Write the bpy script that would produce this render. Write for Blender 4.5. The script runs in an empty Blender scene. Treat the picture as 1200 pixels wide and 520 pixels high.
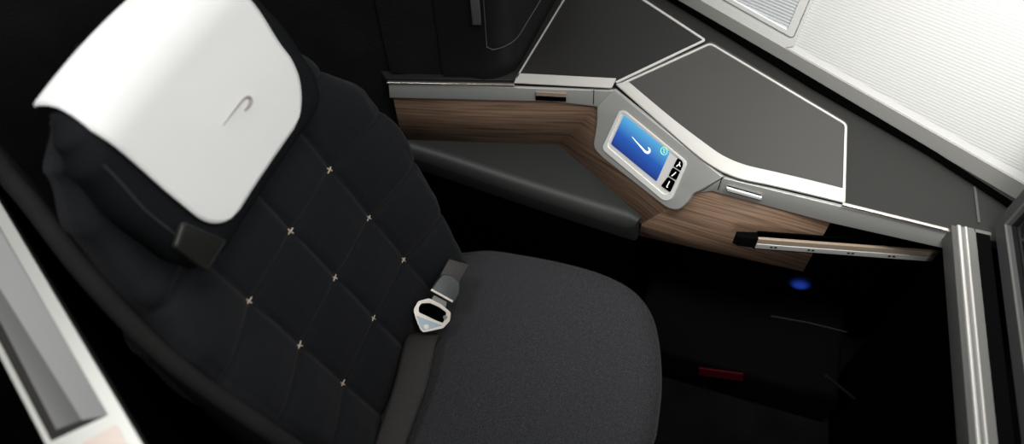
import bpy, bmesh, math, random
from mathutils import Vector, Matrix, noise
random.seed(4)
scene = bpy.context.scene
COL = scene.collection
V = Vector

# ------------------------------------------------------------------ materials
def mat(name, base, rough=.5, metal=0., spec=.5, bump=None, vary=0., emit=None, sheen=0., coat=0.):
    """procedural principled material; bump = (kind, scale, strength)"""
    m = bpy.data.materials.new(name); m.use_nodes = True
    nt = m.node_tree; N = nt.nodes; L = nt.links
    b = N['Principled BSDF']
    b.inputs['Base Color'].default_value = (*base, 1)
    b.inputs['Roughness'].default_value = rough
    b.inputs['Metallic'].default_value = metal
    b.inputs['Specular IOR Level'].default_value = spec
    if sheen:
        b.inputs['Sheen Weight'].default_value = sheen
        b.inputs['Sheen Roughness'].default_value = .4
    if coat: b.inputs['Coat Weight'].default_value = coat
    if emit:
        b.inputs['Emission Color'].default_value = (*emit[0], 1)
        b.inputs['Emission Strength'].default_value = emit[1]
    tc = N.new('ShaderNodeTexCoord')
    if vary:
        nz = N.new('ShaderNodeTexNoise'); nz.inputs['Scale'].default_value = 9; nz.inputs['Detail'].default_value = 6
        L.new(tc.outputs['Object'], nz.inputs['Vector'])
        mx = N.new('ShaderNodeMix'); mx.data_type = 'RGBA'
        mx.inputs[6].default_value = (*[c*(1-vary) for c in base], 1)
        mx.inputs[7].default_value = (*[min(1, c*(1+vary)) for c in base], 1)
        L.new(nz.outputs['Fac'], mx.inputs[0]); L.new(mx.outputs[2], b.inputs['Base Color'])
    if bump:
        kind, sc, st = bump
        bp = N.new('ShaderNodeBump'); bp.inputs['Strength'].default_value = st; bp.inputs['Distance'].default_value = .002
        if kind == 'noise':
            t = N.new('ShaderNodeTexNoise'); t.inputs['Scale'].default_value = sc; t.inputs['Detail'].default_value = 4
            L.new(tc.outputs['Object'], t.inputs['Vector']); L.new(t.outputs['Fac'], bp.inputs['Height'])
        elif kind == 'weave':
            w1 = N.new('ShaderNodeTexWave'); w1.bands_direction = 'X'; w2 = N.new('ShaderNodeTexWave'); w2.bands_direction = 'Y'
            mm = N.new('ShaderNodeMath'); mm.operation = 'MULTIPLY'
            for w in (w1, w2):
                w.inputs['Scale'].default_value = sc; w.inputs['Distortion'].default_value = 1.5
                w.inputs['Detail'].default_value = 2
                L.new(tc.outputs['UV'], w.inputs['Vector'])
            L.new(w1.outputs['Fac'], mm.inputs[0]); L.new(w2.outputs['Fac'], mm.inputs[1])
            L.new(mm.outputs[0], bp.inputs['Height'])
            nz = N.new('ShaderNodeTexNoise'); nz.inputs['Scale'].default_value = 140; nz.inputs['Detail'].default_value = 5
            L.new(tc.outputs['UV'], nz.inputs['Vector'])
            ad = N.new('ShaderNodeMath'); ad.operation = 'MULTIPLY_ADD'; ad.inputs[1].default_value = .6
            L.new(mm.outputs[0], ad.inputs[0]); L.new(nz.outputs['Fac'], ad.inputs[2])
            rp = N.new('ShaderNodeMapRange'); rp.inputs[1].default_value = .3; rp.inputs[2].default_value = 1.0
            L.new(ad.outputs[0], rp.inputs[0])
            mx = N.new('ShaderNodeMix'); mx.data_type = 'RGBA'
            mx.inputs[6].default_value = (*[c*.72 for c in base], 1); mx.inputs[7].default_value = (*[min(1, c*1.3) for c in base], 1)
            L.new(rp.outputs[0], mx.inputs[0]); L.new(mx.outputs[2], b.inputs['Base Color'])
        L.new(bp.outputs['Normal'], b.inputs['Normal'])
    return m

def wood_mat(name):
    m = bpy.data.materials.new(name); m.use_nodes = True
    nt = m.node_tree; N = nt.nodes; L = nt.links; b = N['Principled BSDF']
    tc = N.new('ShaderNodeTexCoord'); mp = N.new('ShaderNodeMapping'); mp.inputs['Scale'].default_value = (2.6, 105, 1)
    L.new(tc.outputs['UV'], mp.inputs['Vector'])
    n1 = N.new('ShaderNodeTexNoise'); n1.inputs['Scale'].default_value = 1.6; n1.inputs['Detail'].default_value = 7; n1.inputs['Distortion'].default_value = .6
    L.new(mp.outputs[0], n1.inputs['Vector'])
    mp2 = N.new('ShaderNodeMapping'); mp2.inputs['Scale'].default_value = (6, 420, 1); L.new(tc.outputs['UV'], mp2.inputs['Vector'])
    n2 = N.new('ShaderNodeTexNoise'); n2.inputs['Scale'].default_value = 1.0; n2.inputs['Detail'].default_value = 3
    L.new(mp2.outputs[0], n2.inputs['Vector'])
    ad = N.new('ShaderNodeMath'); ad.operation = 'MULTIPLY_ADD'; ad.inputs[1].default_value = .35
    L.new(n2.outputs['Fac'], ad.inputs[0]); L.new(n1.outputs['Fac'], ad.inputs[2])
    cr = N.new('ShaderNodeValToRGB'); e = cr.color_ramp.elements
    e[0].position = .42; e[0].color = (.035, .021, .014, 1); e[1].position = .92; e[1].color = (.27, .172, .114, 1)
    x = e.new(.62); x.color = (.15, .094, .062, 1)
    L.new(ad.outputs[0], cr.inputs[0]); L.new(cr.outputs[0], b.inputs['Base Color'])
    b.inputs['Roughness'].default_value = .6; b.inputs['Specular IOR Level'].default_value = .25
    return m

def stripe_mat(name, c0, c1, scale, rough=.5, strength=.35):
    """fine parallel ribs running along UV u, repeating along UV v"""
    m = bpy.data.materials.new(name); m.use_nodes = True
    nt = m.node_tree; N = nt.nodes; L = nt.links; b = N['Principled BSDF']
    tc = N.new('ShaderNodeTexCoord')
    w = N.new('ShaderNodeTexWave'); w.bands_direction = 'Y'; w.inputs['Scale'].default_value = scale
    L.new(tc.outputs['UV'], w.inputs['Vector'])
    cr = N.new('ShaderNodeValToRGB'); cr.color_ramp.elements[0].color = (*c0, 1); cr.color_ramp.elements[1].color = (*c1, 1)
    cr.color_ramp.elements[0].position = 0.0; cr.color_ramp.elements[1].position = .35
    L.new(w.outputs['Fac'], cr.inputs[0]); L.new(cr.outputs[0], b.inputs['Base Color'])
    bp = N.new('ShaderNodeBump'); bp.inputs['Strength'].default_value = strength; bp.inputs['Distance'].default_value = .002
    L.new(w.outputs['Fac'], bp.inputs['Height']); L.new(bp.outputs[0], b.inputs['Normal'])
    b.inputs['Roughness'].default_value = rough
    return m

def screen_mat(name):
    m = bpy.data.materials.new(name); m.use_nodes = True
    nt = m.node_tree; N = nt.nodes; L = nt.links; b = N['Principled BSDF']
    tc = N.new('ShaderNodeTexCoord'); sp = N.new('ShaderNodeSeparateXYZ'); L.new(tc.outputs['UV'], sp.inputs[0])
    cr = N.new('ShaderNodeValToRGB'); e = cr.color_ramp.elements
    e[0].position = 0; e[0].color = (.012, .030, .20, 1); e[1].position = 1; e[1].color = (.10, .42, .72, 1)
    x = e.new(.45); x.color = (.02, .10, .42, 1)
    L.new(sp.outputs['Y'], cr.inputs[0])
    L.new(cr.outputs[0], b.inputs['Emission Color']); b.inputs['Emission Strength'].default_value = 1.0
    b.inputs['Base Color'].default_value = (.01, .02, .06, 1); b.inputs['Roughness'].default_value = .25
    return m

M = dict(
    quilt=mat('quilt_fabric', (.0095, .0105, .0125), .85, bump=('weave', 110, .5), spec=.2, sheen=.05),
    cushion=mat('cushion_fabric', (.036, .0365, .040), .9, bump=('weave', 75, .7), spec=.2, sheen=.05),
    head=mat('headrest_leather', (.007, .008, .009), .85, spec=.12, bump=('noise', 300, .15)),
    piping=mat('piping_fabric', (.016, .017, .019), .8),
    cross=mat('cross_thread', (.62, .50, .39), .7),
    tab=mat('pull_tab_leather', (.018, .019, .015), .38, bump=('noise', 160, .3)),
    linen=mat('white_linen', (.84, .84, .82), .85, spec=.2, bump=('noise', 500, .12), sheen=.1),
    emblem=mat('emblem_thread', (.36, .33, .31), .7),
    wing=mat('wing_fabric', (.014, .014, .0136), .95, bump=('noise', 260, .8), vary=.5, spec=.15),
    black=mat('black_plastic', (.0016, .0016, .0019), .8, spec=.03, bump=('noise', 400, .1)),
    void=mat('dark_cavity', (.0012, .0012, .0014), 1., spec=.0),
    cab=mat('cabinet_plastic', (.006, .0065, .0065), .55, spec=.2, bump=('noise', 500, .12)),
    cabfab=mat('shell_fabric', (.009, .009, .0095), .95, spec=.1, bump=('noise', 220, 1.), vary=.6),
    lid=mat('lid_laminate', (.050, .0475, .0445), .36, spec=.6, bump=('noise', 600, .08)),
    lid_shaded=mat('lid_laminate_shaded', (.015, .0144, .0133), .40, spec=.5, bump=('noise', 600, .08)),  # same laminate as the other lid; the dimmer light is put into the colour
    deck=mat('deck_laminate', (.015, .0147, .0135), .45, spec=.4, bump=('noise', 600, .1)),
    frame=mat('polished_rim', (.86, .83, .79), .30, metal=.55, spec=.6),
    silver=mat('silver_paint', (.43, .43, .41), .42, metal=.35, bump=('noise', 700, .05)),
    bright=mat('bright_silver', (.86, .85, .82), .32, metal=.2),
    chrome=mat('chrome_edge', (.85, .78, .70), .2, metal=.9),
    bronze=mat('bronze_latch', (.36, .28, .21), .38, metal=.25),
    ledge=mat('ledge_leather', (.020, .022, .020), .45, spec=.45, bump=('noise', 320, .12)),
    strap=mat('belt_webbing', (.026, .024, .021), .5, spec=.4, bump=('weave', 200, .5)),
    buckle=mat('buckle_steel', (.66, .61, .54), .28, metal=.85),
    bucklein=mat('buckle_blue_steel', (.30, .36, .41), .35, metal=.7),
    greyplastic=mat('belt_grip_plastic', (.045, .05, .052), .45),
    white=mat('sidewall_white', (.80, .80, .77), .6, spec=.3),
    band=mat('sidewall_grey_band', (.29, .287, .268), .6, spec=.3, bump=('noise', 600, .1)),
    gasket=mat('sidewall_gasket', (.001, .001, .001), 1., spec=0.),
    steel=mat('satin_steel', (.17, .17, .16), .42, metal=.4),
    trimw=mat('divider_rim_paint', (.55, .55, .51), .35, metal=.3),
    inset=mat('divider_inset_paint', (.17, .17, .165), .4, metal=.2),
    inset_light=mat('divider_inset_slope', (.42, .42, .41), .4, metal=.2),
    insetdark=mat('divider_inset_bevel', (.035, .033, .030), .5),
    steel_dark=mat('dark_steel', (.085, .085, .08), .42, metal=.3),
    bronze_plate=mat('divider_end_plate', (.55, .46, .40), .35, metal=.3),
    dimtrim=mat('dim_trim', (.006, .006, .006), .5, spec=.2),
    monitor=mat('monitor_bezel', (.060, .062, .062), .45, bump=('noise', 600, .1)),
    glass=mat('monitor_glass', (.004, .004, .005), .12, spec=.5),
    blue=mat('blue_led', (.001, .002, .006), .6, spec=.05, emit=((.03, .09, .75), .35)),
    red=mat('red_tag_fabric', (.05, .0008, .002), .8, spec=.1),
    icon=mat('icon_white', (.85, .85, .85), .5, emit=((1, 1, 1), .35)),
    white_glow=mat('screen_mark_white', (.9, .9, .9), .5, emit=((1, 1, 1), .8)),
    green=mat('screen_icon_green', (.2, .5, .3), .5, emit=((.30, .66, .36), .75)),
    carpet=mat('carpet_pile', (.0035, .0035, .0035), 1., spec=.05, bump=('noise', 380, 1.), vary=.8),
    wood=wood_mat('walnut_veneer'),
    ribs=stripe_mat('ribbed_sidewall', (.735, .735, .71), (.80, .80, .77), 42, .6, .12),
    pleat=stripe_mat('pleated_blind', (.50, .53, .545), (.72, .745, .75), 38, .6, .3),
    screen=screen_mat('seat_control_screen'),
)

# ------------------------------------------------------------------ mesh helpers
def link(name, me, m, parent=None, smooth=35):
    me.update()
    o = bpy.data.objects.new(name, me); COL.objects.link(o)
    for mm in (m if isinstance(m, (list, tuple)) else [m]): me.materials.append(mm)
    for p in me.polygons: p.use_smooth = True
    me.set_sharp_from_angle(angle=math.radians(smooth))
    if parent is not None:
        o.parent = parent; o.matrix_parent_inverse = parent.matrix_basis.inverted()
    return o

def from_bm(name, bm, m, parent=None, smooth=35):
    bmesh.ops.recalc_face_normals(bm, faces=bm.faces[:])
    me = bpy.data.meshes.new(name); bm.to_mesh(me); bm.free()
    return link(name, me, m, parent, smooth)

def thing(name, label, cat, loc, group=None):
    o = bpy.data.objects.new(name, None); COL.objects.link(o); o.location = loc; o.empty_display_size = .05
    return tag(o, label, cat, group)

def tag(o, label, cat, group=None):
    o['label'] = label; o['category'] = cat
    if group: o['group'] = group
    return o

def struct(o):
    o['kind'] = 'structure'; return o

def rpoly(pts, r, seg=5):
    """round every corner of a polygon; r = a number or one number per corner"""
    pts = [V(p) for p in pts]; n = len(pts); out = []
    for i, p in enumerate(pts):
        ri = r[i] if isinstance(r, (list, tuple)) else r
        a, b = pts[i-1]-p, pts[(i+1) % n]-p
        ri = min(ri, a.length*.48, b.length*.48)
        if ri <= 1e-5: out.append(p); continue
        s, e = p+a.normalized()*ri, p+b.normalized()*ri
        for k in range(seg+1):
            t = k/seg; out.append(s*(1-t)**2+p*2*t*(1-t)+e*t*t)
    return out

def polynormal(pts):
    n = V((0, 0, 0))
    for i in range(len(pts)): n += (pts[i-1]).cross(pts[i])
    return n.normalized()

def prism_bm(bm, pts, vec, bev=0., mi=0):
    """extrude polygon pts by vec (towards vec), bevel the far (pts+vec) rim"""
    pts = [V(p) for p in pts]; vec = V(vec)
    lo = [bm.verts.new(p) for p in pts]
    if bev > 0:
        # inset ring for a soft edge
        n = polynormal(pts); cnt = len(pts); h = vec.length; vn = vec.normalized()
        rings = [lo]
        for f in (0, .35, .7, 1.):
            a = f*math.pi/2; ins = bev*(1-math.cos(a)); up = h-bev+bev*math.sin(a)
            ring = []
            for i, p in enumerate(pts):
                e1 = (p-pts[i-1]); e2 = (pts[(i+1) % cnt]-p)
                e1 = e1.normalized() if e1.length > 1e-7 else e2.normalized(); e2 = e2.normalized() if e2.length > 1e-7 else e1
                m1, m2 = n.cross(e1), n.cross(e2); mid = (m1+m2)
                if mid.length < 1e-6: mid = m1
                mid.normalize(); c = max(.35, mid.dot(m1))
                ring.append(bm.verts.new(p+mid*(ins/c)+vn*up))
            rings.append(ring)
    else:
        rings = [lo, [bm.verts.new(p+vec) for p in pts]]
    fs = []
    for a, b in zip(rings, rings[1:]):
        for i in range(len(pts)):
            j = (i+1) % len(pts); fs.append(bm.faces.new((a[i], a[j], b[j], b[i])))
    fs.append(bm.faces.new(rings[-1])); fs.append(bm.faces.new(lo[::-1]))
    for f in fs: f.material_index = mi
    return fs

def prism(name, pts, vec, m, parent=None, bev=0., smooth=35):
    bm = bmesh.new(); prism_bm(bm, pts, vec, bev); return from_bm(name, bm, m, parent, smooth)

def ring_bm(bm, outer, inner, vec, mi=0):
    outer = [V(p) for p in outer]; inner = [V(p) for p in inner]; vec = V(vec); n = len(outer)
    vs = [[bm.verts.new(p) for p in q] for q in (outer, [p+vec for p in outer], [p+vec for p in inner], inner)]
    for k in range(4):
        a, b = vs[k], vs[(k+1) % 4]
        for i in range(n):
            j = (i+1) % n; f = bm.faces.new((a[i], a[j], b[j], b[i])); f.material_index = mi

def ring(name, outer, inner, vec, m, parent=None):
    bm = bmesh.new(); ring_bm(bm, outer, inner, vec); return from_bm(name, bm, m, parent)

def tube_bm(bm, path, r, seg=8, mi=0, closed=False):
    path = [V(p) for p in path]; rings = []; n = len(path); up = None
    for i, p in enumerate(path):
        a = path[i-1] if (i > 0 or closed) else p; b = path[(i+1) % n] if (i < n-1 or closed) else p
        t = (b-a).normalized()
        if up is None:
            up = t.orthogonal().normalized()
        up = (up-t*up.dot(t)).normalized(); s = t.cross(up); rr = r[i] if isinstance(r, (list, tuple)) else r
        rings.append([bm.verts.new(p+(up*math.cos(2*math.pi*k/seg)+s*math.sin(2*math.pi*k/seg))*rr) for k in range(seg)])
    pairs = list(zip(rings, rings[1:]))+([(rings[-1], rings[0])] if closed else [])
    for a, b in pairs:
        for k in range(seg):
            j = (k+1) % seg; f = bm.faces.new((a[k], a[j], b[j], b[k])); f.material_index = mi
    if not closed:
        bm.faces.new(rings[0][::-1]).material_index = mi; bm.faces.new(rings[-1]).material_index = mi

def tube(name, path, r, m, parent=None, seg=8, closed=False):
    bm = bmesh.new(); tube_bm(bm, path, r, seg, 0, closed); return from_bm(name, bm, m, parent, 60)

def box_bm(bm, a, b, bev=0., mi=0):
    (x0, y0, z0), (x1, y1, z1) = a, b
    prism_bm(bm, [(x0, y0, z0), (x1, y0, z0), (x1, y1, z0), (x0, y1, z0)], (0, 0, z1-z0), bev, mi)

def grid_mesh(name, rows, m, parent=None, closed_u=False, uv=None, caps=False, smooth=60):
    """rows: list of equally long vertex rows"""
    nr, nc = len(rows), len(rows[0]); me = bpy.data.meshes.new(name)
    vs = [tuple(p) for r in rows for p in r]; fs = []
    for i in range(nr-1):
        for j in range(nc if closed_u else nc-1):
            k = (j+1) % nc
            fs.append((i*nc+j, i*nc+k, (i+1)*nc+k, (i+1)*nc+j))
    if caps:
        fs.append(tuple(range(nc))[::-1]); fs.append(tuple((nr-1)*nc+j for j in range(nc)))
    me.from_pydata(vs, [], fs)
    if uv:
        lay = me.uv_layers.new(name='UVMap')
        for lp in me.loops: lay.data[lp.index].uv = uv(lp.vertex_index)
    return link(name, me, m, parent, smooth)

def catmull(pts, n=8):
    pts = [V(p) for p in pts]; out = []
    for i in range(len(pts)-1):
        p0 = pts[max(i-1, 0)]; p1 = pts[i]; p2 = pts[i+1]; p3 = pts[min(i+2, len(pts)-1)]
        for k in range(n):
            t = k/n
            out.append(.5*((2*p1)+(p2-p0)*t+(2*p0-5*p1+4*p2-p3)*t*t+(3*p1-p0-3*p2+p3)*t**3))
    out.append(pts[-1]); return out

def lerp_table(tab, s):
    if s <= tab[0][0]: return tab[0][1]
    for (a, va), (b, vb) in zip(tab, tab[1:]):
        if s <= b:
            t = (s-a)/(b-a); t = t*t*(3-2*t); return va+(vb-va)*t
    return tab[-1][1]

# ================================================================== THE SEAT
TILT = .394
SN = V((math.cos(TILT), 0, math.sin(TILT))); SU = V((-math.sin(TILT), 0, math.cos(TILT))); SO = V((0, 0, .46))
def S(y, s, k): return SO+V((0, y, 0))+SU*s+SN*k

seat = thing('aircraft_seat', 'dark quilted reclined aircraft seat with beige cross stitches and charcoal cushion', 'seat', (.05, 0, 0))

BW = [(-.06, .262), (.05, .275), (.2, .302), (.38, .320), (.5, .306), (.6, .268), (.72, .232), (.80, .19), (.84, .13), (.855, .05)]
ROWS = [.005, .15, .2955, .441, .586]; COLS = [-.151, 0, .151]
def quilt(y, s):
    d = min(abs(y-c) for c in COLS); e = min(abs(s-r) for r in ROWS)
    k = -.0065*math.exp(-(d/.007)**2)-.0065*math.exp(-(e/.007)**2)
    # soft puff between the seams
    k += .006*min(1, d/.05)*min(1, e/.05)
    bol = 0
    q = max(0, (abs(y)-.12)/.17); bol = .042*q*q*(3-2*min(q, 1))*min(1, max(0, (.8-s)/.3))
    if s > .6: k *= max(0, 1-(s-.6)/.03)
    for c in COLS:
        for r in ROWS[1:4]:
            k -= .004*math.exp(-((y-c)**2+(s-r)**2)/.0006)
    return k+bol
def back_front(y, s):
    w = lerp_table(BW, s); e = max(0., w-abs(y)); r = .035
    drop = r-math.sqrt(max(0, r*r-(r-e)**2)) if e < r else 0
    return quilt(y, s)-drop
rows = []; NS = 230; NY = 170; uvs = []
for i in range(NS+1):
    s = -.06+.915*i/NS; w = lerp_table(BW, s); row = []
    for j in range(NY+1):
        t = -1+2*j/NY; y = w*math.sin(t*math.pi/2*.86)/math.sin(math.pi/2*.86)
        row.append(S(y, s, back_front(y, s))); uvs.append((y, s))
    th = 1-.45*min(1, max(0, (s-.5)/.3))
    for y, k in ((w, -.06*th), (w*.97, -.115*th), (0, -.125*th), (-w*.97, -.115*th), (-w, -.06*th)):
        row.append(S(y, s, k)); uvs.append((y, s))
    rows.append(row)
grid_mesh('backrest', rows, M['quilt'], seat, closed_u=True, uv=lambda i: uvs[i], caps=True)

# nine little cross stitches
def cross_mesh():
    bm = bmesh.new()
    for a in (1.52, -.26):
        d = V((math.sin(a), math.cos(a), 0))*.0125
        p = [V((0, 0, 0))-d, V((0, 0, 0))-d*.5+V((0, 0, .0022)), V((0, 0, .003)), d*.5+V((0, 0, .0022)), d]
        tube_bm(bm, p, .0014, 6)
    me = bpy.data.meshes.new('cross_stitch'); bmesh.ops.recalc_face_normals(bm, faces=bm.faces[:]); bm.to_mesh(me); bm.free(); return me
cm = cross_mesh(); cm.materials.append(M['cross'])
for p in cm.polygons: p.use_smooth = True
for r in ROWS[1:4]:
    for c in COLS:
        o = bpy.data.objects.new('cross_stitch', cm); COL.objects.link(o)
        rot = Matrix((V((0, 1, 0)), SU, SN)).transposed().to_4x4()
        p = S(c, r, quilt(c, r)+.0012)
        o.parent = seat; o.matrix_parent_inverse = seat.matrix_basis.inverted()
        o.matrix_basis = Matrix.Translation(p) @ rot @ Matrix.Rotation(random.uniform(-.22, .22), 4, 'Z') @ Matrix.Scale(random.uniform(1.12, 1.3), 4)

# headrest block
HW = [(.575, .17), (.60, .195), (.64, .208), (.72, .212), (.80, .203), (.84, .186), (.867, .158), (.885, .10), (.893, .03)]
def head_front(y, s):
    w = lerp_table(HW, s); e = max(0., w-abs(y)); r = .04
    drop = r-math.sqrt(max(0, r*r-(r-e)**2)) if e < r else 0
    k = .072
    if s > .81:
        t = min(1, (s-.81)/.084); k -= .075*(1-math.sqrt(max(0, 1-t*t)))
    if s < .62:
        t = min(1, (.62-s)/.045); k -= .03*(1-math.sqrt(max(0, 1-t*t)))
    k += .012*(y/.2)**2          # slightly dished pillow
    return k-drop
rows = []; uvs2 = []
for i in range(71):
    s = .575+.318*i/70; w = lerp_table(HW, s); row = []
    for j in range(61):
        t = -1+2*j/60; y = w*math.sin(t*math.pi/2); row.append(S(y, s, head_front(y, s))); uvs2.append((y, s))
    kb = -.012 if s > .8 else -.02
    for y, k in ((w*.98, .02), (w*.84, kb), (-w*.84, kb), (-w*.98, .02)):
        row.append(S(y, s, k)); uvs2.append((y, s))
    rows.append(row)
hr = grid_mesh('headrest', rows, M['head'], seat, closed_u=True, uv=lambda i: uvs2[i], caps=True)
# stitched seams on the headrest wing
for yy in (-.192,):
    tube('piping', [S(yy*lerp_table(HW, s)/.215, s, head_front(yy*lerp_table(HW, s)/.215, s)+.0005) for s in [.615+.19*k/30 for k in range(31)]], .0022, M['piping'], hr)

# leather pull tab below the headrest
tp = [(-0.2075,0.6677), (-0.1728,0.6826), (-0.1434,0.6001), (-0.1972,0.5942)]
tk = [.092, .096, .084, .078]
bm = bmesh.new(); tpts = rpoly([S(p[0], p[1], k-.006) for p, k in zip(tp, tk)], .006)
prism_bm(bm, tpts, SN*.008, .003); tb = from_bm('pull_tab', bm, M['tab'], seat)
cen = sum(tpts, V((0, 0, 0)))/len(tpts)
tube('stitching', [cen+(p-cen)*.88+SN*.0085 for p in tpts], .0008, M['piping'], tb, 5, True)

# cushion
OUT = [(-.05, .285), (.0, .300), (.06, .325), (.13, .336), (.24, .345), (.34, .343), (.42, .322), (.475, .275), (.51, .20), (.535, .10), (.545, 0)]
half = catmull([(x, y, 0) for x, y in OUT], 6)
outl = half+[V((p.x, -p.y, 0)) for p in half[::-1][1:]]
rows = []; cu = []; ctr = V((.24, 0, 0))
fr = [0, .25, .45, .6, .7, .78, .84, .88, .91, .935, .955, .97, .982, .991, .997, 1.]
for f in fr:
    row = []
    for p in outl:
        q = ctr+(p-ctr)*f; e = (p-ctr).length*(1-f); r = .068
        z = .475-(r-math.sqrt(max(0, r*r-(r-min(e, r))**2)))*.85
        z += .006*(1-f*f)-.012*math.exp(-((q.x+.02)/.08)**2)
        row.append(V((q.x, q.y, z))); cu.append((q.x, q.y))
    rows.append(row)
for z, f in ((.40, 1.0), (.345, .985), (.335, .95)):
    rows.append([V(((ctr+(p-ctr)*f).x, (ctr+(p-ctr)*f).y, z)) for p in outl]); cu += [(p.x, p.y) for p in outl]
grid_mesh('seat_cushion', rows, M['cushion'], seat, closed_u=True, uv=lambda i: cu[i], caps=True)
# piping round the cushion top
tube('cushion_piping', [ctr+(p-ctr)*1.0+V((0, 0, .428)) for p in outl], .004, M['piping'], seat)
# pedestal
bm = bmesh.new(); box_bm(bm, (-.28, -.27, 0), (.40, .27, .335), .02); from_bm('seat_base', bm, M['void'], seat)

# padded side wing of the shell, on the aisle side
wp = catmull([(-0.6048,-0.1098,1.1700), (-0.4626,-0.1809,1.1500), (-0.3993,-0.2111,1.1400), (-0.2896,-0.2701,1.0800), (-0.1729,-0.3147,0.9700), (-0.0068,-0.3404,0.8300), (0.0547,-0.3413,0.7200)], 8)
rows = []
for i, p in enumerate(wp):
    a = wp[max(i-1, 0)]; b = wp[min(i+1, len(wp)-1)]; t = V(((b-a).x, (b-a).y, 0)).normalized(); sd = V((-t.y, t.x, 0))
    rows.append([p+sd*u+V((0, 0, w)) for u, w in ((.014, -.30), (.014, -.016), (.011, -.006), (.005, -.001), (0, 0), (-.005, -.001), (-.011, -.006), (-.014, -.016), (-.014, -.30))])
grid_mesh('side_wing', rows, M['wing'], seat, closed_u=True, caps=True)

# ================================================================== HEADREST COVER
cover = thing('headrest_cover', 'white linen headrest cover draped over the top of the seat', 'headrest cover', S(0, .75, .08))
prof = []   # (s, k offset) from the lower hem up the front, over the top and down behind
for i in range(60): prof.append((.612+(.893-.612)*i/59, 'f'))
for k in [(.8955, -.003), (.893, -.009)]: prof.append((k[0], k[1]))
def cover_half(s):   # left and right edges of the cloth at height s
    l = lerp_table([(.61, -.146), (.75, -.152), (.95, -.160)], s); r = lerp_table([(.61, .136), (.70, .160), (.80, .176), (.95, .185)], s)
    l += .012*max(0, min(1, (s-.85)/.04)); r -= .015*max(0, min(1, (s-.70)/.15))
    # rounded lower corners
    d = s-.612
    if d < .055:
        c = .055-math.sqrt(max(0, .055**2-(.055-d)**2)); l += c; r -= c
    return l, r
rows = []; 
for s, k in prof:
    l, r = cover_half(s); row = []
    for j in range(49):
        y = l+(r-l)*j/48
        kk = head_front(max(-.99*lerp_table(HW, min(s, .9)), min(.99*lerp_table(HW, min(s, .9)), y)), min(s, .9)) if k == 'f' else k
        if k == 'f':
            if s > .81:
                t = min(1, (s-.81)/.085); kk = .074+.012*(y/.2)**2-.074*(1-math.sqrt(max(0, 1-t*t)))
            else:
                kk = .074+.012*(y/.2)**2
            kk += .0015*noise.noise(V((y*9, s*9, 3.)))
        edge = min(j, 48-j)
        row.append(S(y, s-.012*(y/.17)**2*max(0, min(1, (s-.80)/.08)), kk+.0045))
    rows.append(row)
cl = grid_mesh('cloth', rows, M['linen'], cover)
so = cl.modifiers.new('thickness', 'SOLIDIFY'); so.thickness = .003; so.offset = 1
# hem along the three free edges
hem = [rows[i][0] for i in range(len(prof)-1, -1, -1)]+rows[0][1:-1]+[rows[i][48] for i in range(len(prof))]
tube('hem', [p+SN*.001 for p in hem], .0018, M['linen'], cover, 6)
def on_cover(y, s): return S(y, s, .074+.012*(y/.2)**2+.0095)
eb = [(-0.0141,0.7124), (0.0129,0.7127), (0.0396,0.7123), (0.0507,0.7090), (0.0524,0.7021), (0.0429,0.6986), (0.0309,0.6992)]
ep = catmull([on_cover(*p) for p in eb], 5)
tube('embroidered_emblem', ep, [.0006+.0022*math.sin(min(1, i/(len(ep)*.75))*math.pi*.5)*(1 if i < len(ep)*.75 else max(.2, 1-(i/len(ep)-.75)*3.2)) for i in range(len(ep))], M['emblem'], cover, 6)

# ================================================================== SEAT BELT
belt = thing('seat_belt', 'black lap belt with a silver buckle lying along the back of the seat cushion', 'seat belt', (.02, .08, .50))
L0, L1 = V((-0.0127,0.0068,0.5150)), V((0.0529,0.0213,0.5150))
rowsb = []
cl1 = catmull([L0+V((.0, .03, -.022)), L0, V((0.0046,-0.0928,0.5120)), V((0.0174,-0.2215,0.5050)), V((0.0321,-0.3484,0.5000))], 10)
cl2 = catmull([L1+V((.0, .03, -.022)), L1, V((0.0694,-0.0742,0.5080)), V((0.0753,-0.2021,0.5030)), V((0.0939,-0.3283,0.5000))], 10)
bu_ = []
for a, b in zip(cl1, cl2):
    rowsb.append([a+(b-a)*j/8+V((0, 0, .004*math.sin(math.pi*j/8))) for j in range(9)])
    bu_ += [(j/8*.05, len(rowsb)*.006) for j in range(9)]
st = grid_mesh('strap', rowsb, M['strap'], belt, uv=lambda i: bu_[i])
so = st.modifiers.new('thickness', 'SOLIDIFY'); so.thickness = .0025; so.offset = 0
BN = V((0.4528,-0.2516,0.8554))
K = lambda pts: [V(p) for p in pts]
bo = K([(-0.0116,0.0609,0.5546), (-0.0086,0.0812,0.5590), (0.0092,0.0973,0.5543), (0.0353,0.0980,0.5407), (0.0590,0.0926,0.5266), (0.0628,0.0757,0.5196), (0.0546,0.0555,0.5180), (0.0209,0.0288,0.5280), (0.0135,0.0314,0.5327), (-0.0035,0.0484,0.5467)])
bi = K([(-0.0039,0.0706,0.5534), (-0.0017,0.0802,0.5551), (0.0138,0.0894,0.5496), (0.0340,0.0907,0.5393), (0.0509,0.0883,0.5296), (0.0526,0.0779,0.5257), (0.0513,0.0650,0.5226), (0.0343,0.0627,0.5309), (0.0194,0.0623,0.5386), (-0.0006,0.0611,0.5489)])
bm = bmesh.new(); ring_bm(bm, rpoly(bo, .003, 3), rpoly(bi, .003, 3), BN*.006)
bk = from_bm('buckle', bm, M['buckle'], belt, 30)
tri = K([(-0.0031,0.0523,0.5476), (0.0521,0.0599,0.5206), (0.0206,0.0323,0.5292), (0.0145,0.0338,0.5328)])
prism('buckle_plate', [p+BN*.0055 for p in rpoly(tri, .002, 3)], BN*.0015, M['bucklein'], bk)
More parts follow.
